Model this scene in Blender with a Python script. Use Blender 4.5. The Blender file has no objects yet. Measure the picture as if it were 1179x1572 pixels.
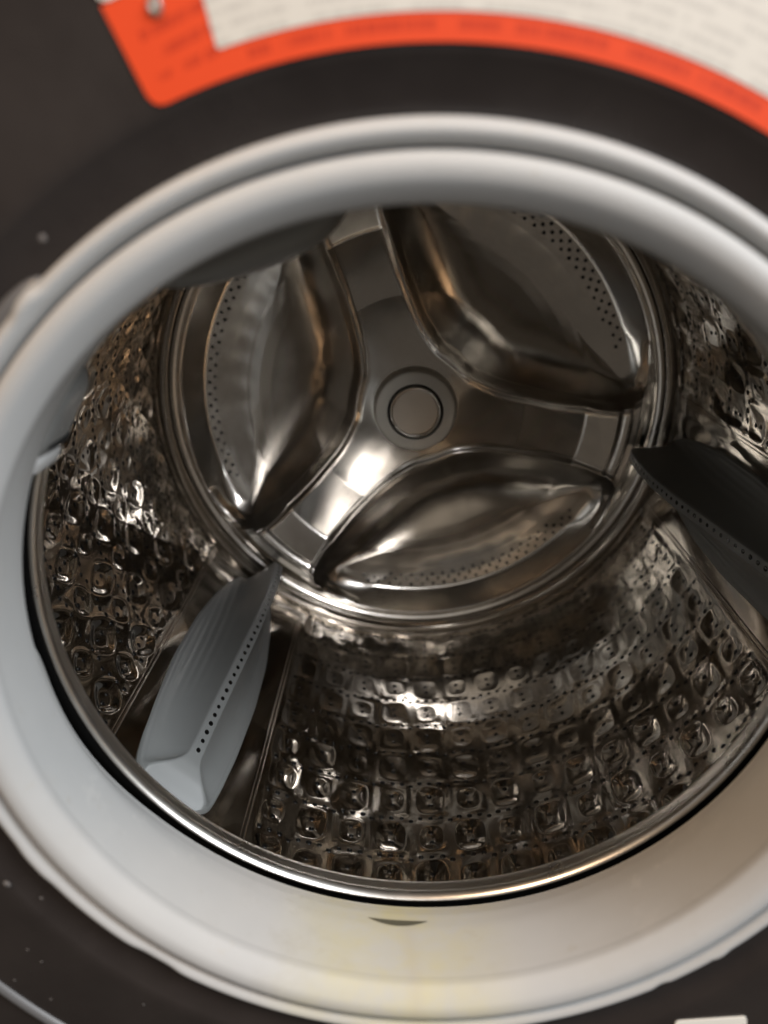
import bpy, bmesh, math, random
import numpy as np
from mathutils import Vector
random.seed(5); RNG = np.random.default_rng(7)
scene = bpy.context.scene
COL = scene.collection
S = 0.18            # metres per unit (the drum mouth has radius 1 unit = 0.18 m); the drum axis is +Y, up is +Z
rad = math.radians

# ------------------------------------------------------------------ camera
cam = bpy.data.cameras.new('camera'); cam_o = bpy.data.objects.new('camera', cam); COL.objects.link(cam_o)
cam_o.location = (-0.0476*S, -1.8849*S, 0.9345*S)
cam_o.rotation_euler = (rad(90) - 0.3550, 0, 0.02704)
cam.sensor_fit = 'VERTICAL'; cam.sensor_height = 36; cam.sensor_width = 27
cam.lens = 1254.5/1572*36
cam.clip_start = 0.005; cam.clip_end = 50
cam.dof.use_dof = True; cam.dof.focus_distance = 2.95*S; cam.dof.aperture_fstop = 4.6
scene.camera = cam_o
# ------------------------------------------------------------------ room light
world = bpy.data.worlds.new('World'); scene.world = world; world.use_nodes = True
bg = world.node_tree.nodes['Background']
bg.inputs['Color'].default_value = (1.0, 0.86, 0.72, 1); bg.inputs['Strength'].default_value = 0.07
def area(name, loc, target, size, power, color, size_y=None):
    l = bpy.data.lights.new(name, 'AREA'); l.energy = power; l.color = color; l.size = size
    if size_y: l.shape = 'RECTANGLE'; l.size_y = size_y
    o = bpy.data.objects.new(name, l); COL.objects.link(o); o.location = loc
    d = Vector(target) - Vector(loc); o.rotation_euler = d.to_track_quat('-Z', 'Y').to_euler()
    return o
area('ceiling_lamp', (-0.75, -0.82, 1.52), (0, 0, 0), 0.60, 18, (1.0, 0.70, 0.45))
area('window_light', (1.20, -0.85, 1.25), (0, 0, 0), 0.85, 38, (0.92, 0.96, 1.0), 1.0)
area('room_bounce_fill', (0.0, -1.50, 0.85), (0, 0, 0), 1.0, 0.7, (1.0, 0.92, 0.82), 0.4)  # unseen soft fill, added in place of light bounced from the room
area('wall_lamp', (0.40, -1.25, 0.55), (0, 0.2, -.05), 0.24, 5, (0.97, 0.97, 1.0))
scene.view_settings.view_transform = 'Standard'; scene.view_settings.look = 'None'
scene.view_settings.exposure = 0.2; scene.view_settings.gamma = 1
cy = scene.cycles; cy.max_bounces = 10; cy.glossy_bounces = 8; cy.diffuse_bounces = 4
cy.use_denoising = True; cy.sample_clamp_indirect = 6.0

# ------------------------------------------------------------------ materials
class Mat:
    def __init__(s, name):
        s.m = bpy.data.materials.new(name); s.m.use_nodes = True; s.nt = s.m.node_tree
        s.b = s.nt.nodes['Principled BSDF']; s.L = s.nt.links
        s.tc = s.nt.nodes.new('ShaderNodeTexCoord')
    def set(s, **k):
        for a, v in k.items(): s.b.inputs[a.replace('_', ' ')].default_value = v
        return s
    def noise(s, scale, detail=3, rough=.5, vec=None, stretch=None):
        n = s.nt.nodes.new('ShaderNodeTexNoise'); n.inputs['Scale'].default_value = scale
        n.inputs['Detail'].default_value = detail; n.inputs['Roughness'].default_value = rough
        v = vec or s.tc.outputs['Object']
        if stretch:
            mp = s.nt.nodes.new('ShaderNodeMapping'); mp.inputs['Scale'].default_value = stretch
            s.L.new(v, mp.inputs['Vector']); v = mp.outputs[0]
        s.L.new(v, n.inputs['Vector']); return n.outputs['Fac']
    def ramp(s, f, *st):
        r = s.nt.nodes.new('ShaderNodeValToRGB'); e = r.color_ramp.elements
        for i, (p, c) in enumerate(st):
            x = e[i] if i < 2 else e.new(p)
            x.position = p; x.color = c if len(c) == 4 else (*c, 1)
        s.L.new(f, r.inputs[0]); return r.outputs[0]
    def math(s, op, a, b=None, clamp=False):
        n = s.nt.nodes.new('ShaderNodeMath'); n.operation = op; n.use_clamp = clamp
        for i, x in enumerate((a, b)):
            if x is None: continue
            if isinstance(x, (int, float)): n.inputs[i].default_value = x
            else: s.L.new(x, n.inputs[i])
        return n.outputs[0]
    def mix(s, f, a, b):
        n = s.nt.nodes.new('ShaderNodeMix'); n.data_type = 'RGBA'
        for i, x in ((0, f), (6, a), (7, b)):
            if isinstance(x, (int, float)): n.inputs[i].default_value = x
            elif isinstance(x, tuple): n.inputs[i].default_value = (*x, 1)
            else: s.L.new(x, n.inputs[i])
        return n.outputs[2]
    def maprange(s, f, a, b, c, d):
        n = s.nt.nodes.new('ShaderNodeMapRange')
        for i, v in enumerate((a, b, c, d)): n.inputs[i+1].default_value = v
        s.L.new(f, n.inputs[0]); return n.outputs[0]
    def bump(s, f, strength, dist):
        n = s.nt.nodes.new('ShaderNodeBump'); n.inputs['Strength'].default_value = strength; n.inputs['Distance'].default_value = dist
        s.L.new(f, n.inputs['Height']); s.L.new(n.outputs[0], s.b.inputs['Normal'])
    def to(s, out, inp): s.L.new(out, s.b.inputs[inp]); return s

def steel(name, col, r0, r1, bump=0.1, scale=30, aniso=0):
    m = Mat(name).set(Metallic=1.0, Base_Color=(*col, 1))
    n = m.noise(scale, 5, .6)
    m.to(m.maprange(n, .3, .7, r0, r1), 'Roughness')
    n2 = m.noise(scale*.8, 2)
    m.bump(n2, bump, .0006)
    c = m.mix(m.maprange(m.noise(scale*.5, 4), .35, .65, 0, 1), tuple(c*.88 for c in col), col)
    m.to(c, 'Base Color')
    if aniso:
        m.b.inputs['Anisotropic'].default_value = aniso
        t = m.nt.nodes.new('ShaderNodeTangent'); t.direction_type = 'RADIAL'; t.axis = 'Y'
        m.L.new(t.outputs[0], m.b.inputs['Tangent'])
    return m.m
M = {}
M['wall'] = steel('drum_steel', (.53, .49, .44), .07, .12, .03, 60)
M['plate'] = steel('back_plate_steel', (.66, .63, .585), .14, .21, .03, 25, .35)
M['rim'] = steel('rim_steel', (.80, .77, .72), .26, .34, .02, 30)
M['hub'] = steel('hub_brushed_steel', (.94, .91, .84), .62, .70, .03, 30, .4)
M['cap'] = steel('hub_cap_steel', (.55, .49, .42), .35, .42, .05, 60)
M['bead'] = steel('seam_steel', (.70, .63, .56), .15, .25, .1, 40)
def streaks():
    m = Mat('plate_tmp'); m.nt = M['plate'].node_tree; m.L = m.nt.links; m.b = m.nt.nodes['Principled BSDF']
    m.tc = m.nt.nodes.new('ShaderNodeTexCoord')
    sx = m.nt.nodes.new('ShaderNodeSeparateXYZ'); m.L.new(m.tc.outputs['Object'], sx.inputs[0])
    r = m.math('SQRT', m.math('ADD', m.math('MULTIPLY', sx.outputs[0], sx.outputs[0]), m.math('MULTIPLY', sx.outputs[2], sx.outputs[2])))
    a = m.math('ARCTAN2', sx.outputs[2], sx.outputs[0])
    cv = m.nt.nodes.new('ShaderNodeCombineXYZ'); m.L.new(a, cv.inputs[0]); m.L.new(m.math('MULTIPLY', r, 1.5), cv.inputs[1])
    n = m.noise(7, 3, .6, cv.outputs[0])
    f = m.maprange(r, .22*S, .34*S, 1, 0)
    amt = m.math('MULTIPLY', m.maprange(n, .42, .62, 0, .16), f)
    old = m.b.inputs['Roughness'].links[0].from_socket
    m.to(m.math('ADD', old, amt), 'Roughness')
m = Mat('hole_black').set(Base_Color=(.006, .006, .006, 1), Roughness=.18); M['hole'] = m.m
m = Mat('gap_black').set(Base_Color=(.004, .004, .004, 1), Roughness=.8); M['gap'] = m.m
m = Mat('slot_shade_rubber').set(Base_Color=(.10, .095, .065, 1), Roughness=.7); M['slot'] = m.m  # dark colour stands in for the shade inside the drain notch

m = Mat('lifter_grey_plastic').set(Roughness=.38)
m.to(m.mix(m.maprange(m.noise(12, 4), .3, .7, 0, 1), (.255, .265, .262), (.29, .30, .295)), 'Base Color')
m.bump(m.noise(250, 2), .05, .0004); M['lifter'] = m.m
m = Mat('nozzle_dark_grey').set(Base_Color=(.22, .225, .22, 1), Roughness=.45); M['nozzle'] = m.m

def rubber(name, stain, k=1.0):
    m = Mat(name).set(Roughness=.60, Specular_IOR_Level=.35)
    base = m.mix(m.maprange(m.noise(9, 5, .6), .3, .7, 0, 1), tuple(c*k for c in (.47, .475, .47)), tuple(c*k for c in (.53, .53, .52)))
    spots = m.maprange(m.noise(120, 2), .68, .74, 0, .35)
    base = m.mix(spots, base, (.42, .40, .36))
    grime = m.math('MULTIPLY', m.maprange(m.noise(38, 5, .75), .52, .70, 0, 1), m.maprange(m.noise(10, 2), .45, .6, 0, .32))
    base = m.mix(grime, base, (.36, .34, .30))
    chalk = m.math('MULTIPLY', m.maprange(m.noise(70, 4, .7), .56, .66, 0, 1), m.maprange(m.noise(7, 2), .5, .62, 0, .35))
    base = m.mix(chalk, base, (.64, .63, .60))
    if stain:
        sx = m.nt.nodes.new('ShaderNodeSeparateXYZ'); m.L.new(m.tc.outputs['Object'], sx.inputs[0])
        ex = m.math('MULTIPLY', m.math('ABSOLUTE', m.math('ADD', sx.outputs[0], .06*S)), 1/(.42*S))
        low = m.math('MULTIPLY', m.math('ADD', sx.outputs[2], .97*S), 1/(.12*S))
        f = m.math('SUBTRACT', 1.0, m.math('ADD', m.math('MULTIPLY', ex, ex), m.math('MULTIPLY', m.math('ABSOLUTE', low), .25)), True)
        f = m.math('MULTIPLY', f, f)
        zc = m.math('LESS_THAN', sx.outputs[2], 0.0)
        n = m.maprange(m.noise(22, 4, .7), .35, .62, .25, 1)
        f = m.math('MULTIPLY', m.math('MULTIPLY', f, zc), n)
        base = m.mix(m.math('MULTIPLY', f, .85), base, (.52, .47, .24))
        # darker brown streak running down from the drain notch
        st = m.math('MULTIPLY', m.math('ABSOLUTE', m.math('ADD', sx.outputs[0], m.math('ADD', .040*S, m.math('MULTIPLY', sx.outputs[1], .09)))), 1/(.034*S))
        st = m.math('SUBTRACT', 1.0, st, True)
        st = m.math('MULTIPLY', m.math('MULTIPLY', m.math('MULTIPLY', st, zc), m.math('LESS_THAN', sx.outputs[1], -.115*S)), .22)
        base = m.mix(st, base, (.42, .36, .25))
    m.to(base, 'Base Color')
    m.bump(m.noise(160, 3), .06, .0005)
    return m.m
M['rubber'] = rubber('gasket_rubber', True, .94)
M['rubber_lip'] = rubber('gasket_lip_rubber', True, .84)
M['rubber_fold'] = rubber('gasket_fold_rubber', True, .85)

m = Mat('charcoal_panel_enamel').set(Roughness=.28, Specular_IOR_Level=.5)
m.to(m.mix(m.maprange(m.noise(7, 5, .65), .35, .65, 0, 1), (.020, .0165, .0155), (.032, .0265, .024)), 'Base Color')
m.to(m.maprange(m.noise(14, 4), .3, .7, .16, .34), 'Roughness'); M['panel'] = m.m
m = Mat('dust').set(Base_Color=(.13, .12, .115, 1), Roughness=.9); M['dust'] = m.m
m = Mat('grey_plastic').set(Base_Color=(.11, .11, .112, 1), Roughness=.35); M['greyp'] = m.m

def polar(m):
    sx = m.nt.nodes.new('ShaderNodeSeparateXYZ'); m.L.new(m.tc.outputs['Object'], sx.inputs[0])
    r = m.math('SQRT', m.math('ADD', m.math('MULTIPLY', sx.outputs[0], sx.outputs[0]), m.math('MULTIPLY', sx.outputs[2], sx.outputs[2])))
    a = m.math('ARCTAN2', sx.outputs[2], sx.outputs[0])
    return r, a, sx
def text_rows(m, rows, ang, pitch, dens):
    """printed lines of small type: rows at an even pitch, broken into words and letters"""
    w = m.math('SINE', m.math('MULTIPLY', rows, 2*math.pi/pitch))
    line = m.maprange(w, -.05, .25, 0, 1)
    cv = m.nt.nodes.new('ShaderNodeCombineXYZ')
    m.L.new(m.math('MULTIPLY', ang, 1.0), cv.inputs[0]); m.L.new(m.math('FLOOR', m.math('DIVIDE', rows, pitch)), cv.inputs[1])
    n1 = m.noise(dens, 2, .5, cv.outputs[0]); n2 = m.noise(dens*6, 1, .5, cv.outputs[0])
    words = m.maprange(n1, .42, .5, 0, 1); letters = m.maprange(n2, .4, .55, .35, 1)
    return m.math('MULTIPLY', m.math('MULTIPLY', line, words), letters)
m = Mat('label_red_print').set(Roughness=.6, Specular_IOR_Level=.25)
r_, a_, sx_ = polar(m)
t1 = text_rows(m, m.math('ADD', r_, .0135*S), a_, .037*S, 26)
band = m.math('MULTIPLY', m.math('GREATER_THAN', r_, 1.198*S), m.math('LESS_THAN', a_, rad(105)))
# slanted paragraph in the left flap: rows across the flap
t2 = text_rows(m, m.math('ADD', m.math('MULTIPLY', sx_.outputs[2], .92), m.math('MULTIPLY', sx_.outputs[0], -.40)), sx_.outputs[0], .034*S, 160)
flap = m.math('MULTIPLY', m.math('GREATER_THAN', a_, rad(107.0)), m.math('GREATER_THAN', r_, 1.225*S))
flap = m.math('MULTIPLY', flap, m.math('LESS_THAN', a_, rad(112.3)))
flap = m.math('MULTIPLY', flap, m.math('LESS_THAN', r_, 1.32*S))
t = m.math('ADD', m.math('MULTIPLY', t1, band), m.math('MULTIPLY', t2, flap), True)
m.to(m.mix(m.math('MULTIPLY', t, .6), (.68, .062, .013), (.36, .020, .006)), 'Base Color'); M['label_red'] = m.m
m = Mat('label_white_print').set(Roughness=.55)
r_, a_, sx_ = polar(m)
t1 = text_rows(m, r_, a_, .021*S, 22)
m.to(m.mix(m.math('MULTIPLY', t1, .34), (.60, .57, .51), (.26, .24, .22)), 'Base Color'); M['label_white'] = m.m
m = Mat('paper_white').set(Base_Color=(.80, .77, .70, 1), Roughness=.55); M['paper'] = m.m
m = Mat('screw_steel').set(Base_Color=(.35, .30, .26, 1), Roughness=.35, Metallic=.7); M['screw'] = m.m

# ------------------------------------------------------------------ helpers
def mesh_obj(name, V, F, mat, parent=None, smooth=True):
    V = np.asarray(V, dtype=np.float32).reshape(-1, 3)*S
    me = bpy.data.meshes.new(name)
    if isinstance(F, np.ndarray):
        n = F.shape[1]
        me.vertices.add(len(V)); me.vertices.foreach_set('co', V.ravel())
        me.loops.add(F.size); me.loops.foreach_set('vertex_index', F.ravel().astype(np.int32))
        me.polygons.add(len(F)); me.polygons.foreach_set('loop_start', np.arange(0, F.size, n, dtype=np.int32))
        me.update(calc_edges=True)
    else:
        me.from_pydata(V.tolist(), [], F)
    me.polygons.foreach_set('use_smooth', np.full(len(me.polygons), smooth))
    me.materials.append(M[mat]); me.validate(); me.update()
    o = bpy.data.objects.new(name, me); COL.objects.link(o)
    if parent: o.parent = parent
    return o
def grid(name, P, mat, parent=None, wrap=False, flip=False, smooth=True):
    """P: (nu, nv, 3) array -> quads; wrap closes the first axis"""
    nu, nv = P.shape[:2]
    I = np.arange(nu*nv).reshape(nu, nv)
    A = I if wrap else I[:-1]; B = np.roll(I, -1, 0) if wrap else I[1:]
    F = np.stack([A[:, :-1], B[:, :-1], B[:, 1:], A[:, 1:]], -1).reshape(-1, 4)
    if flip: F = F[:, ::-1]
    return mesh_obj(name, P, F.copy(), mat, parent, smooth)
def smoothpts(pts, n):
    """Catmull-Rom through the profile points"""
    p = np.array(pts, float); p = np.vstack([2*p[0]-p[1], p, 2*p[-1]-p[-2]])
    out = []
    for i in range(1, len(p)-2):
        t = np.linspace(0, 1, n, endpoint=False)[:, None]
        a, b, c, d = p[i-1], p[i], p[i+1], p[i+2]
        out.append(.5*((2*b)+(c-a)*t+(2*a-5*b+4*c-d)*t*t+(3*b-a-3*c+d)*t**3))
    out.append(p[-2:-1]); return np.vstack(out)
def lathe(name, prof, mat, parent=None, n=256, dense=6, a0=0, a1=360, off=None):
    """sweep a (radius, y) profile round the drum axis"""
    pr = smoothpts(prof, dense) if dense else np.array(prof, float)
    full = (a1-a0) >= 360
    th = np.radians(np.linspace(a0, a1, n, endpoint=not full))
    R = np.repeat(pr[None, :, 0], n, 0); Y = np.repeat(pr[None, :, 1], n, 0)
    T = np.repeat(th[:, None], pr.shape[0], 1)
    if off: R, Y = off(R, Y, T)
    P = np.stack([R*np.cos(T), Y, R*np.sin(T)], -1)
    return grid(name, P, mat, parent, wrap=full)
def beads(name, pts, nrm, r, h, mat, parent, ax=None, stretch=1.0, seg=8):
    """shallow domes at pts along nrm (dark glossy punched holes), one joined mesh"""
    V, F = [], []
    for k, (p, n) in enumerate(zip(pts, nrm)):
        p = np.array(p); n = np.array(n)/np.linalg.norm(n)
        a = np.array([0, 1., 0]) if abs(n[1]) < .8 else np.array([1., 0, 0])
        if ax is not None: a = np.array(ax, float)
        u = a-n*(a@n); u /= np.linalg.norm(u); v = np.cross(n, u)
        b = len(V); rr = r*(0.88+.24*random.random())
        for ring, hh in ((1.0, -.3), (.92, .25), (.55, .85)):
            for i in range(seg):
                t = 2*math.pi*i/seg
                V.append(p+u*math.cos(t)*rr*ring*stretch+v*math.sin(t)*rr*ring+n*h*hh)
        V.append(p+n*h)
        for q in range(2):
            for i in range(seg):
                j = (i+1) % seg
                F.append((b+q*seg+i, b+q*seg+j, b+(q+1)*seg+j, b+(q+1)*seg+i))
        for i in range(seg): F.append((b+2*seg+i, b+2*seg+(i+1) % seg, b+3*seg))
    o = mesh_obj(name, np.array(V), F, mat, parent); o['kind'] = 'stuff'; return o
def thing(name, label, cat, loc=(0, 0, 0)):
    o = bpy.data.objects.new(name, None); COL.objects.link(o); o.empty_display_size = .02
    o['label'] = label; o['category'] = cat; return o
def sstep(x): x = np.clip(x, 0, 1); return x*x*(3-2*x)
def smin(a, b, k):
    h = np.clip(.5+.5*(b-a)/k, 0, 1); return b*(1-h)+a*h-k*h*(1-h)

LIFT = (-130.7, -10.3, 109.5)        # lifter directions
SECT = (-70.5, 49.5, 169.5)          # embossed wall sectors and plate basins between them
RW = 1.32
# ================================================================== drum
drum = thing('washing_machine_drum', 'embossed stainless steel drum with three-armed back plate inside the round opening', 'washer drum')
ROWS = [0.215+.205*k for k in range(10)]
COLP = 360/54
jit = RNG.uniform(-1, 1, (400, 4))
def wall_h(T, Y):
    """outward depth of the wall at angle T (deg), depth Y"""
    H = .0016*np.sin(T*.35+3*Y)+.0012*np.sin(T*.9-7*Y)+.0010*np.sin(11*Y+T*.21)
    k = 0
    for c in SECT:
        D = (T-c+180) % 360-180
        near = np.abs(D) < 50
        # panel as a whole is pressed out a little between the seams
        H = H+np.where(near, .006*sstep((46.5-np.abs(D))/2.4), 0)
        for i in range(-7, 7):
            for j, y0 in enumerate(ROWS):
                k += 1; J = jit[k % 400]
                big = (i+j) % 2 == 0
                far = 1-.80*min(1, max(0, (y0-.45)/.85))**.8
                if c == 169.5: a, b, d, ex, tr = (.062+.006*J[3], .090+.010*J[0], .027*(1-.3*far), 1.45, .62) if big else (.044+.008*J[2], .060, .014*(1-.3*far), 1.5, .62)
                else: a, b, d, ex, tr = (.050, .070, .0125, 3.0, .62) if big else (.038, .052, .0065, 2.8, .62)
                d *= far
                cx = (i+.5)*COLP+J[0]*.12; cyy = y0+J[1]*.003
                m_ = (np.abs(D-cx) < 5.2) & (np.abs(Y-cyy) < .13)
                if not m_.any(): continue
                xx = np.radians(D[m_]-cx)*RW; yy = Y[m_]-cyy
                q = ((np.abs(xx)/a)**ex+(np.abs(yy)/b)**ex)**(1/ex)
                dd = d*(1+.15*J[2])
                h = dd*(sstep((1.12-q)/tr) if c == 169.5 else np.clip(1-(q/1.10)**2.4, 0, 1)**1.25)
                h -= (.0016 if c == 169.5 else .0005)*np.exp(-((q-1.2)/.14)**2)
                # each web facet leans a little its own way
                wx = np.clip(1-np.abs(xx)/.077, 0, 1); wy = np.clip(1-np.abs(yy)/.103, 0, 1)
                h += (J[3]*.03*xx+J[2]*.02*yy)*sstep(wx*3)*sstep(wy*3)
                H[m_] += h
        # raised diamonds between four pockets
        ph = np.cos(np.pi*(D/COLP))**2*0
    return H*sstep((2.232-Y)/.04)
nT, nY = 1260, 330
th = np.linspace(0, 360, nT, endpoint=False); ys = np.linspace(.115, 2.235, nY)
T, Y = np.meshgrid(th, ys, indexing='ij')
H = wall_h(T, Y)
R = RW+H; a = np.radians(T)
grid('drum_wall', np.stack([R*np.cos(a), Y, R*np.sin(a)], -1), 'wall', drum, wrap=True)
def wall_pt(t, y):
    h = wall_h(np.array([[t, t+.2, t]]), np.array([[y, y, y+.004]]))[0]
    P = [np.array([(RW+h[k])*math.cos(rad(tt)), yy, (RW+h[k])*math.sin(rad(tt))]) for k, (tt, yy) in enumerate(((t, y), (t+.2, y), (t, y+.004)))]
    n = np.cross(P[1]-P[0], P[2]-P[0]); n /= np.linalg.norm(n)
    if n @ np.array([P[0][0], 0, P[0][2]]) > 0: n = -n
    return P[0], n
# drain holes: twos inside each pocket, threes between pockets, singles between columns
hp = []
for c in SECT:
    for i in range(-7, 7):
        for j, y0 in enumerate(ROWS):
            t0 = c+(i+.5)*COLP
            hp += [(t0+.1, y0-.022), (t0-.1, y0+.028)]
            for s_ in (-1, 0, 1): hp.append((t0+s_*1.75, y0+.1025+.004*s_*0))
            if i < 6: hp.append((t0+COLP/2, y0+.086))
hp = np.array(hp)
TT = np.stack([hp[:, 0], hp[:, 0]+.15, hp[:, 0]], 1) % 360; YY = np.stack([hp[:, 1], hp[:, 1], hp[:, 1]+.004], 1)
HH = wall_h(TT, YY)
aa = np.radians(TT); PP = np.stack([(RW+HH)*np.cos(aa), YY, (RW+HH)*np.sin(aa)], -1)
nn = np.cross(PP[:, 1]-PP[:, 0], PP[:, 2]-PP[:, 0])
sg = np.sign(nn[:, 0]*PP[:, 0, 0]+nn[:, 2]*PP[:, 0, 2]); nn *= -sg[:, None]
beads('drain_holes', PP[:, 0], nn, .0112, .0036, 'hole', drum)
# the turned end of the wall, then the dark joint round the back plate
lathe('wall_end_band', [(1.3197, 2.230), (1.317, 2.248), (1.309, 2.268), (1.299, 2.284), (1.291, 2.294), (1.2855, 2.306), (1.285, 2.40)], 'wall', drum, 512, 5)
# mouth: rolled rim, short collar and front flange
lathe('front_rim', [(1.016, .075), (1.018, .034), (1.015, .014), (1.006, .004), (.998, .010), (.993, .024), (.995, .034), (1.000, .041)], 'rim', drum, 512, 6)
lathe('front_flange', [(1.000, .041), (1.001, .057), (1.004, .074), (1.012, .085), (1.035, .092), (1.15, .10), (1.33, .112)], 'rim', drum, 512, 4)
lathe('outer_shell', [(1.0165, .072), (1.05, .078), (1.36, .085), (1.38, .12), (1.38, 2.5), (1.2, 2.7), (.02, 2.72)], 'gap', drum, 96, 0)
# straight seams on both sides of each lifter
for L0 in LIFT:
    for s_ in (-1, 1):
        t0 = rad(L0+s_*12.9)
        er = np.array([math.cos(t0), 0, math.sin(t0)]); et = np.array([-math.sin(t0), 0, math.cos(t0)])
        yy = np.linspace(.10, 2.16, 40)
        prof = [(-.017, -.002), (-.012, .010), (-.006, .013), (-.001, .004), (.004, .012), (.010, .013), (.014, .007), (.017, -.003)]
        P = np.array([[er*(RW+.010-hh)+et*x+np.array([0, y, 0]) for (x, hh) in smoothpts(prof, 3)] for y in yy])
        grid('wall_seam', P, 'bead', drum)

# ------------------------------------------------------------------ back plate
edge_r = [.300, .302, .31, .33, .40, .47, .60, .70, .86, 1.00, 1.08, 1.135, 1.175, 1.20, 1.212]
edge_a = [0, 9, 17.5, 24, 35, 40.5, 45.5, 47.8, 49.5, 49.9, 49.3, 47.6, 44.6, 40.5, 35]
pl = smoothpts([(r*math.cos(rad(t)), r*math.sin(rad(t))) for r, t in zip(edge_r, edge_a)], 10)
ysr = np.linspace(0, 1.3, 600)
ysv = np.interp(ysr, [0, .21, .55, .865, .875, 1.025, 1.038, 1.050, 1.066, 1.090, 1.098, 1.112, 1.150, 1.160, 1.175, 1.21, 1.3], [2.12, 2.135, 2.185, 2.205, 2.200, 2.156, 2.160, 2.195, 2.186, 2.178, 2.182, 2.222, 2.212, 2.222, 2.262, 2.285, 2.288])
ysm = np.interp(ysr, [0, .21, .55, .9, 1.21, 1.3], [2.12, 2.135, 2.185, 2.20, 2.285, 2.288])
kern = np.hanning(7); kern /= kern.sum(); ysv = np.convolve(np.pad(ysv, 3, 'edge'), kern, 'valid')
def plate_y(rr, dd):
    """plate depth at radius rr and angle dd (deg) from the middle of a basin (0..60)"""
    x, z = rr*np.cos(np.radians(dd)), rr*np.sin(np.radians(dd))
    seg = pl[1:]-pl[:-1]; sl = (seg**2).sum(1)
    best = np.full(x.shape, 9.); sgn = np.ones(x.shape)
    for (ax_, az_), (dx, dz), l2 in zip(pl[:-1], seg, sl):
        t = np.clip(((x-ax_)*dx+(z-az_)*dz)/l2, 0, 1)
        ex, ez = x-(ax_+t*dx), z-(az_+t*dz); d2 = ex*ex+ez*ez
        cr = dx*(z-az_)-dz*(x-ax_)
        m_ = d2 < best; best = np.where(m_, d2, best); sgn = np.where(m_, np.sign(cr), sgn)
    d1 = -np.sqrt(best)*sgn                       # + inside the basin
    inside = rr < 1.212
    ysp = np.interp(rr, ysr, ysv)
    dp = np.clip(d1, 0, None)
    det = sstep((-d1+.004)/.016)
    ysp = ysp*det+np.interp(rr, ysr, ysm)*(1-det)
    f = .040*sstep(dp/.045)+.250*(1-np.exp(-(dp/.20)**1.25))
    bead = -.014*np.exp(-((d1+.006)/.018)**2)*sstep((1.16-rr)/.08)
    y_in = ysp+f+bead
    d2 = 1.212-rr
    g = np.interp(d2, [-.2, -.010, 0, .010, .094, .104, .16, .22, .28, .33, .38, .44, 1.3], [0, 0, .003, .012, .098, .104, .117, .135, .157, .174, .186, .192, .194])
    y_out = 2.285+g
    floor = 2.480-.34*(x-.76)**2-.20*z**2
    y = smin(y_in, y_out, .018+.075*sstep((np.minimum(dp, d2)-.05)/.16))
    y = smin(y, floor+.012, .12)
    y = np.where(d2 < 0, np.minimum(ysp, 2.288), y)
    # shallow pressed ripples along the outer side of the dish
    rip = .0005*np.cos(np.radians(dd)*45)*np.exp(-((d2-.27)/.06)**2)*sstep((d1-.16)/.12)
    y = y+rip
    # outer rolled bead and the drop into the joint
    y = y-.005*np.exp(-((rr-1.222)/.010)**2)
    y = y-.008*np.exp(-((rr-1.258)/.010)**2)+.05*sstep((rr-1.274)/.006)
    return y
nA, nR = 1260, 300
rr1 = np.concatenate([np.linspace(.02, .24, 20, endpoint=False), np.linspace(.24, 1.282, nR-20)])
dd1 = np.linspace(0, 60, nA//6+1)
RR, DD = np.meshgrid(rr1, dd1, indexing='ij')
Y60 = plate_y(RR, DD)                            # (nR, nA/6+1)
Yr = np.empty((nA, nR))
for i in range(nA):
    k = i % (nA//3); k = min(k, nA//3-k)
    Yr[i] = Y60[:, k]
ang = np.radians(SECT[0]+np.arange(nA)*360/nA)[:, None]
Rg = np.repeat(rr1[None], nA, 0)
Yr = Yr+.0004*np.sin(ang*5+Rg*9)+.0003*np.sin(ang*11-Rg*17)
grid('back_plate', np.stack([Rg*np.cos(ang), Yr, Rg*np.sin(ang)], -1), 'plate', drum, wrap=True)
pts, nrm = [], []
for c in SECT:
    for row, (r0, offs) in enumerate(((1.090, 0), (1.062, .5), (1.036, 0))):
        for k in range(-11, 12):
            d = (k+offs)*3.3
            if row == 2 and (c == 169.5 or abs(k) > 8): continue
            if abs(d) > 36: continue
            y0 = float(plate_y(np.array([r0]), np.array([abs(d)]))[0]); y1 = float(plate_y(np.array([r0+.004]), np.array([abs(d)]))[0])
            t = rad(c+d); e = np.array([math.cos(t), 0, math.sin(t)])
            n = np.array([0, -1, 0])+e*(y1-y0)/.004; pts.append(e*r0+np.array([0, y0, 0])); nrm.append(n)
beads('basin_holes', pts, nrm, .0100, .0048, 'hole', drum)
# hub: brushed washer, dark gap, flat cap with a chromed lip
hub = lathe('hub_washer', [(.215, 2.15), (.207, 2.118), (.203, 2.085), (.200, 2.068), (.194, 2.060), (.165, 2.053), (.143, 2.047), (.138, 2.048), (.1365, 2.075)], 'hub', drum, 192, 5)
lathe('hub_gap', [(.139, 2.070), (.112, 2.073)], 'gap', hub, 96, 0)
lathe('cap_lip', [(.126, 2.075), (.1255, 2.050), (.123, 2.040), (.119, 2.038), (.1155, 2.042), (.1145, 2.055)], 'rim', hub, 128, 4)
lathe('hub_cap', [(.1160, 2.070), (.1150, 2.048), (.112, 2.045), (.105, 2.0445), (.001, 2.045)], 'cap', hub, 128, 0)
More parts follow.
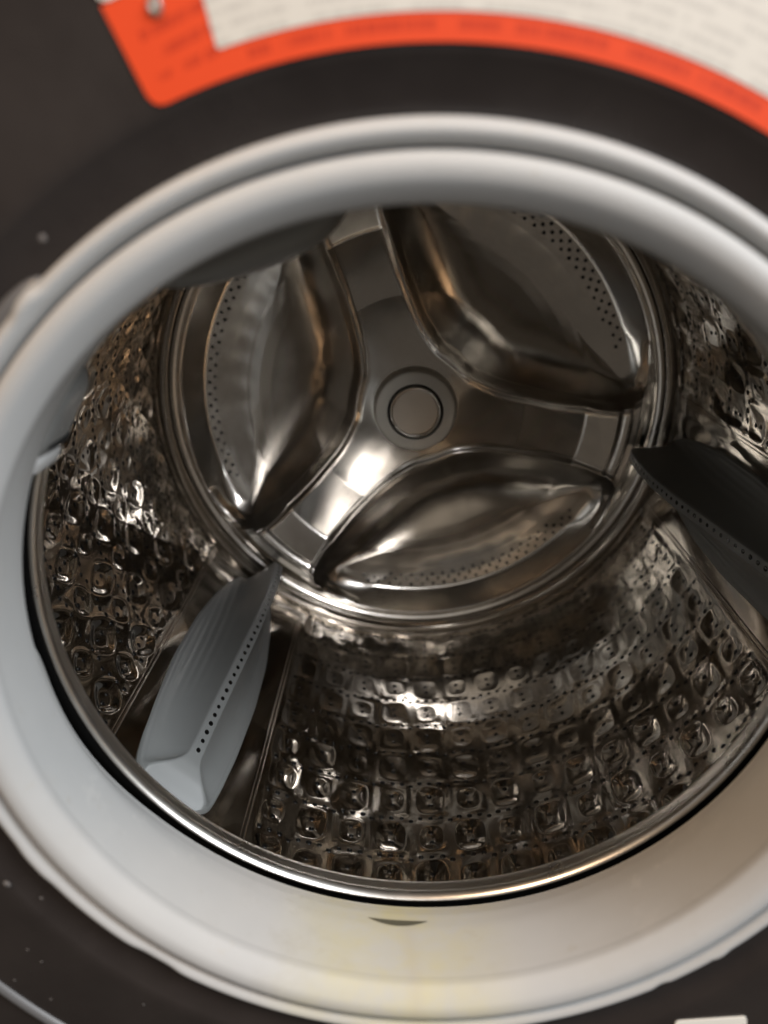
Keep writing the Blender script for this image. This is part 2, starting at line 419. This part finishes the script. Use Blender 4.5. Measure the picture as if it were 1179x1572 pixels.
# bolt recesses at the arm ends
for c in LIFT:
    for dlt in (4.0,):
        pts = []; t = rad(c+dlt); e = np.array([math.cos(t), 0, math.sin(t)])
        V = []; F = []
        n_ = 20; et = np.array([-math.sin(t), 0, math.cos(t)])
        for sc, dy in ((1.0, 0.012), (.86, -.004), (0.0, -.006)):
            for i in range(n_):
                q = 2*math.pi*i/n_
                V.append(e*(1.105+.014*sc*math.cos(q))+et*(.030*sc*math.sin(q))+np.array([0, 2.238+dy-.006, 0]))
        for k in range(2):
            for i in range(n_): F.append((k*n_+i, k*n_+(i+1) % n_, (k+1)*n_+(i+1) % n_, (k+1)*n_+i))
        mesh_obj('bolt_recess', np.array(V), F, 'hole', drum)

# ------------------------------------------------------------------ lifters
def lifter_geo():
    yk = [.425, .44, .47, .52, .60, .80, 1.15, 1.5, 1.80, 1.98, 2.07, 2.10]
    wk = [4.6, 6.3, 7.3, 7.8, 8.3, 9.2, 9.9, 9.5, 7.9, 6.3, 5.2, 4.4]
    yc = [.425, .45, .50, .54, .60, .82, 1.12, 1.35, 1.55, 1.80, 1.95, 2.03, 2.08, 2.10]
    hc = [.006, .026, .062, .084, .100, .137, .200, .245, .268, .270, .256, .240, .200, .03]
    ys = np.concatenate([np.linspace(.425, .62, 26, endpoint=False), np.linspace(.62, 1.95, 60, endpoint=False), np.linspace(1.95, 2.10, 20)])
    from_y = lambda y, a, b: np.interp(y, a, b)
    return ys, from_y(ys, yk, wk), from_y(ys, yc, hc)
def smooth1(v, n=2):
    for _ in range(n): v = np.concatenate([[v[0]], (v[:-2]+2*v[1:-1]+v[2:])/4, [v[-1]]])
    return v
LY, LW, LH = lifter_geo(); LW = smooth1(LW, 4); LH = smooth1(LH, 2)
vv = np.concatenate([-np.linspace(1, 0, 41), np.linspace(0, 1, 41)[1:]])
def lifter_surface(y, w, h, v):
    """height over the wall: flat crest, hollow flanks, a triangular front face"""
    W = np.radians(w)*RW
    cw = .029+(W*.97-.029)*(1-sstep((y-.43)/.20))**2.4        # crest strip, flaring into the front face
    x = np.abs(v)*W
    s = np.clip((W-x)/(W-cw), 0, 1)
    p = 1.0+1.7*sstep((y-.44)/.10)
    fl = .014*sstep((W-x)/.006)+.004*sstep((W-x-.018)/.006)   # thin foot with a step line
    hh = fl+(h-.018)*s**p
    hh = np.where(x < cw, h+.0015, hh)
    hh = hh+.0030*np.sin(x*230)*np.exp(-((s-.5)/.28)**2)*sstep((y-.8)/.5)*(1 if v < 0 else .5)
    return x*np.sign(v), hh
lifts = []
for li, L0 in enumerate(LIFT):
    P = np.zeros((len(LY), len(vv), 3))
    for i, (y, w, h) in enumerate(zip(LY, LW, LH)):
        for k, v in enumerate(vv):
            x, hh = lifter_surface(y, w, h, v)
            t = rad(L0); rr = RW-hh
            er = np.array([math.cos(t), 0, math.sin(t)]); et = np.array([-math.sin(t), 0, math.cos(t)])
            base = math.sqrt(max(rr*rr, 0))
            # lay the width along the wall's curve near the foot, straight near the crest
            fr = hh/.27
            ax_ = x/RW*(.90 if x > 0 else 1)
            q = (er*math.cos(ax_)+et*math.sin(ax_))*rr
            P[i, k] = q+np.array([0, y, 0])
    lo = grid('lifter', P, 'lifter', drum)
    lifts.append(lo)
    # foot walls down to the drum so the edge has thickness
    pts, nrm = [], []
    t = rad(L0); er = np.array([math.cos(t), 0, math.sin(t)])
    for y in np.linspace(.60, 2.0, 31):
        h = np.interp(y, LY, LH)+.0015; h2 = np.interp(y+.01, LY, LH)+.0015
        pts.append(er*(RW-h)+np.array([0, y, 0])); nrm.append(-er-np.array([0, 1, 0])*(h2-h)/.01)
    hb = beads('crest_holes', pts, nrm, .0092, .0012, 'hole', lo, ax=(0, 1, 0), stretch=1.25, seg=10)

# ================================================================== gasket
gasket = thing('door_gasket', 'pale grey rubber door gasket ringing the drum opening, stained yellow at its foot', 'gasket')
def bumps(T, lst):
    d = np.degrees(T); out = 0*d
    for c, w, amp in lst:
        out = out+amp*np.exp(-((((d-c)+180) % 360-180)/w)**4)
    return out
def lip_off(R, Y, T):
    b = bumps(T, [(133.5, 1.6, .006), (142.5, 1.6, .006), (-128.5, 3.4, -.005), (-46.5, .9, .003), (-55.5, .9, -.003), (-150, 3, .003)])
    w = sstep((R-1.036)/.02)
    return R+b*w, Y-.016*R*np.sin(T)-b*w*.6
def tilt(R, Y, T): return R, Y-.016*R*np.sin(T)*np.clip(-Y/.34, 0, 1)
lathe('outer_lip', [(1.084, -.325), (1.082, -.350), (1.075, -.373), (1.063, -.384), (1.050, -.382), (1.040, -.371), (1.035, -.352), (1.034, -.328)], 'rubber_lip', gasket, 512, 6, off=lip_off)
lathe('front_fold', [(1.034, -.328), (1.031, -.352), (1.026, -.374), (1.016, -.386), (1.000, -.390), (.980, -.385), (.963, -.371), (.950, -.355), (.9445, -.345), (.943, -.334), (.9432, -.322)], 'rubber_fold', gasket, 512, 6, off=tilt)
def boot_off(R, Y, T):
    d = np.degrees(T)
    e = .062*np.exp(-((((d-173)+180) % 360-180)/13)**4)+.020*np.exp(-((((d+155)+180) % 360-180)/16)**2)-.004*np.exp(-((((d+90)+180) % 360-180)/45)**2)
    w = sstep((Y+.12)/.09)
    # the drain notch: a pocket pressed out at the foot, and the moulding step below it
    nd = (((d+93.3)+180) % 360-180)
    return R+e*w, Y-.016*R*np.sin(T)*np.clip(-Y/.34, 0, 1)
lathe('inner_boot', [(.943, -.322), (.9445, -.30), (.949, -.25), (.957, -.19), (.968, -.13), (.983, -.08), (.995, -.052), (1.002, -.036), (1.010, -.024), (1.03, -.018), (1.2, -.01)], 'rubber', gasket, 512, 6, off=boot_off)
# drain notch: flat dark crescent on the boot, the recess shade in its colour
V = []; F = []; n_ = 24
for i in range(n_+1):
    u = i/n_*2-1; d = rad(-93.3+u*5.0)
    for yb in (-.105, -.105-.025*(1-u*u)-.001):
        V.append(((np.interp(yb, [-.19, -.13, -.08], [.957, .968, .983])-.003)*math.cos(d), yb+.0048, (np.interp(yb, [-.19, -.13, -.08], [.957, .968, .983])-.003)*math.sin(d)))
for i in range(n_): F.append((2*i, 2*i+2, 2*i+3, 2*i+1))
mesh_obj('drain_slot', np.array(V), F, 'slot', gasket)
# spray nozzle housings on the inside of the boot
def housing(name, a0, a1, y0, y1, r_in, r_out, mat, round_=.25, taper=0):
    """rounded block in cylindrical coordinates"""
    n1, n2 = 22, 16
    us = np.linspace(-1, 1, n1); ws = np.linspace(-1, 1, n2)
    P = np.zeros((n1, n2, 3))
    for i, u in enumerate(us):
        for k, w in enumerate(ws):
            e = (abs(u)**5+abs(w)**5)**(1/5)
            up = max(0, 1-e**(1/round_)) ** .5
            d = rad((a0+a1)/2+(a1-a0)/2*u); y = (y0+y1)/2+(y1-y0)/2*w
            r = r_out+(r_in+taper*u-r_out)*up
            P[i, k] = (r*math.cos(d), y, r*math.sin(d))
    return grid(name, P, mat, gasket)
hs = housing('nozzle_housing', 143, 157.5, -.17, .065, .957, 1.04, 'nozzle')
for a0, a1, mt in ((153.2, 154.6, 'gap'),):
    o = housing('nozzle_slot', a0, a1, -.13, .045, .953, 1.0, mt)
housing('nozzle_ridge', 155.2, 158.6, -.18, .055, .960, 1.04, 'rubber')
housing('nozzle_cover', 100, 128, -.10, .16, .885, 1.0, 'nozzle', .5, .022)
# pull tab outside the lip
V = []; 
P = np.zeros((20, 12, 3))
for i in range(20):
    for k in range(12):
        t = i/19*math.pi; q = k/11*2*math.pi
        d = rad(138+6.5*math.cos(t)); rr_ = 1.088+.030*math.sin(t)*math.cos(q); y = -.345+.025*math.sin(t)*math.sin(q)
        P[i, k] = (rr_*math.cos(d), y+.013, rr_*math.sin(d))
grid('gasket_tab', P, 'greyp', gasket)

# ================================================================== front panel
panel = thing('washer_front_panel', 'dark charcoal enamelled washing machine front around the grey gasket', 'appliance front')
lathe('panel_sheet', [(1.05, -.318), (1.10, -.328), (1.135, -.338), (1.165, -.349), (1.18, -.355), (1.20, -.3575), (1.24, -.357), (1.30, -.357), (1.40, -.357), (1.5, -.357), (1.7, -.357), (2.0, -.357), (2.3, -.357), (2.6, -.357)], 'panel', panel, 384, 4)
lathe('panel_ring', [(1.425, -.3575), (1.430, -.366), (1.440, -.370), (1.450, -.366), (1.455, -.3575)], 'greyp', panel, 128, 4, 196, 262)
V, F = [], []
def blob(cx, cz, r, y=-.3585):
    b = len(V); n_ = 8
    for sc, dy in ((1, 0), (.6, -.5)):
        for i in range(n_):
            q = 2*math.pi*i/n_; V.append((cx+r*sc*math.cos(q)*(1+.3*random.random()), y+dy*r*.5, cz+r*sc*math.sin(q)*(1+.3*random.random())))
    V.append((cx, y-.6*r*.5, cz))
    for i in range(n_):
        j = (i+1) % n_; F.append((b+i, b+j, b+n_+j, b+n_+i)); F.append((b+n_+i, b+n_+j, b+2*n_))
for cx, cz, r in ((-.701, .886, .006), (-1.008, -.608, .009), (-.93, -.65, .004), (-.99, -.82, .003), (-.96, -.86, .003), (-.955, -.99, .003)):
    blob(cx, cz, r)
for _ in range(26):
    t = random.uniform(0, 2*math.pi); r = random.uniform(1.2, 1.5); blob(r*math.cos(t), r*math.sin(t), random.uniform(.0015, .003))
o = mesh_obj('dust_specks', np.array(V), F, 'dust', panel); o['kind'] = 'stuff'

# ------------------------------------------------------------------ labels
def plate(name, outline, y, mat, parent, thick=.003):
    bm = bmesh.new()
    f = [bm.verts.new((x*S, y*S, z*S)) for x, z in outline]; b = [bm.verts.new((x*S, (y+thick)*S, z*S)) for x, z in outline]
    bm.faces.new(f); bm.faces.new(b[::-1])
    n = len(f)
    for i in range(n): bm.faces.new((f[i], f[(i+1) % n], b[(i+1) % n], b[i]))
    bmesh.ops.recalc_face_normals(bm, faces=bm.faces); bmesh.ops.triangulate(bm, faces=[x for x in bm.faces if len(x.verts) > 4])
    me = bpy.data.meshes.new(name); bm.to_mesh(me); bm.free(); me.materials.append(M[mat])
    o = bpy.data.objects.new(name, me); COL.objects.link(o)
    if parent: o.parent = parent
    return o
pol = lambda r, a: (r*math.cos(rad(a)), r*math.sin(rad(a)))
def rounded(pts, idx, r, n=6):
    out = []
    for i, p in enumerate(pts):
        if i in idx:
            p = Vector(p); a_ = Vector(pts[i-1]); b_ = Vector(pts[(i+1) % len(pts)])
            da, db = (a_-p).normalized()*r, (b_-p).normalized()*r
            for k in range(n+1):
                t = k/n; out.append(tuple((p+da)*(1-t)**2+p*2*t*(1-t)+(p+db)*t*t))
        else: out.append(tuple(p))
    return out
label = thing('warning_label', 'curved red and white warning sticker above the gasket on the dark front', 'sticker')
arc = [pol(1.192, a) for a in np.linspace(111.5, 34, 50)]
out = [pol(1.362, 113.9), pol(1.192, 113.7)]+arc+[pol(1.75, 34), pol(1.75, 95), pol(1.75, 106.2), pol(1.362, 107.0)]
plate('red_border', rounded(out, {1}, .030), -.3605, 'label_red', label)
arcw = [pol(1.236, a) for a in np.linspace(106.0, 34.5, 50)]
plate('white_text_sheet', rounded([pol(1.70, 106.2), pol(1.236, 107.15)]+arcw+[pol(1.70, 34.5)], {1}, .008), -.3622, 'label_white', label, .0012)
plate('white_text_sheet', rounded([pol(1.70, 113.9), pol(1.364, 113.9), pol(1.364, 107.2), pol(1.70, 106.4)], {1}, .02), -.3605, 'label_white', label, .003)
n_ = 16
V = []; F = []; cx, cz = pol(1.327, 110.38)
for sc, dy in ((1, 0), (.9, -.006), (.45, -.009), (.4, -.004)):
    for i in range(n_): V.append((cx+.013*sc*math.cos(2*math.pi*i/n_), -.3615+dy, cz+.017*sc*math.sin(2*math.pi*i/n_)))
V.append((cx, -.366, cz))
for k in range(3):
    for i in range(n_): F.append((k*n_+i, k*n_+(i+1) % n_, (k+1)*n_+(i+1) % n_, (k+1)*n_+i))
for i in range(n_): F.append((3*n_+i, 3*n_+(i+1) % n_, 4*n_))
mesh_obj('rivet', np.array(V), F, 'screw', label)
o = plate('paper_tag', rounded([(.655, -1.012), (.833, -.989), (.870, -1.25), (.690, -1.275)], {0, 1}, .012), -.3605, 'paper', None)
o['label'] = 'small blank white sticker at the lower right of the dark front'; o['category'] = 'small sticker'
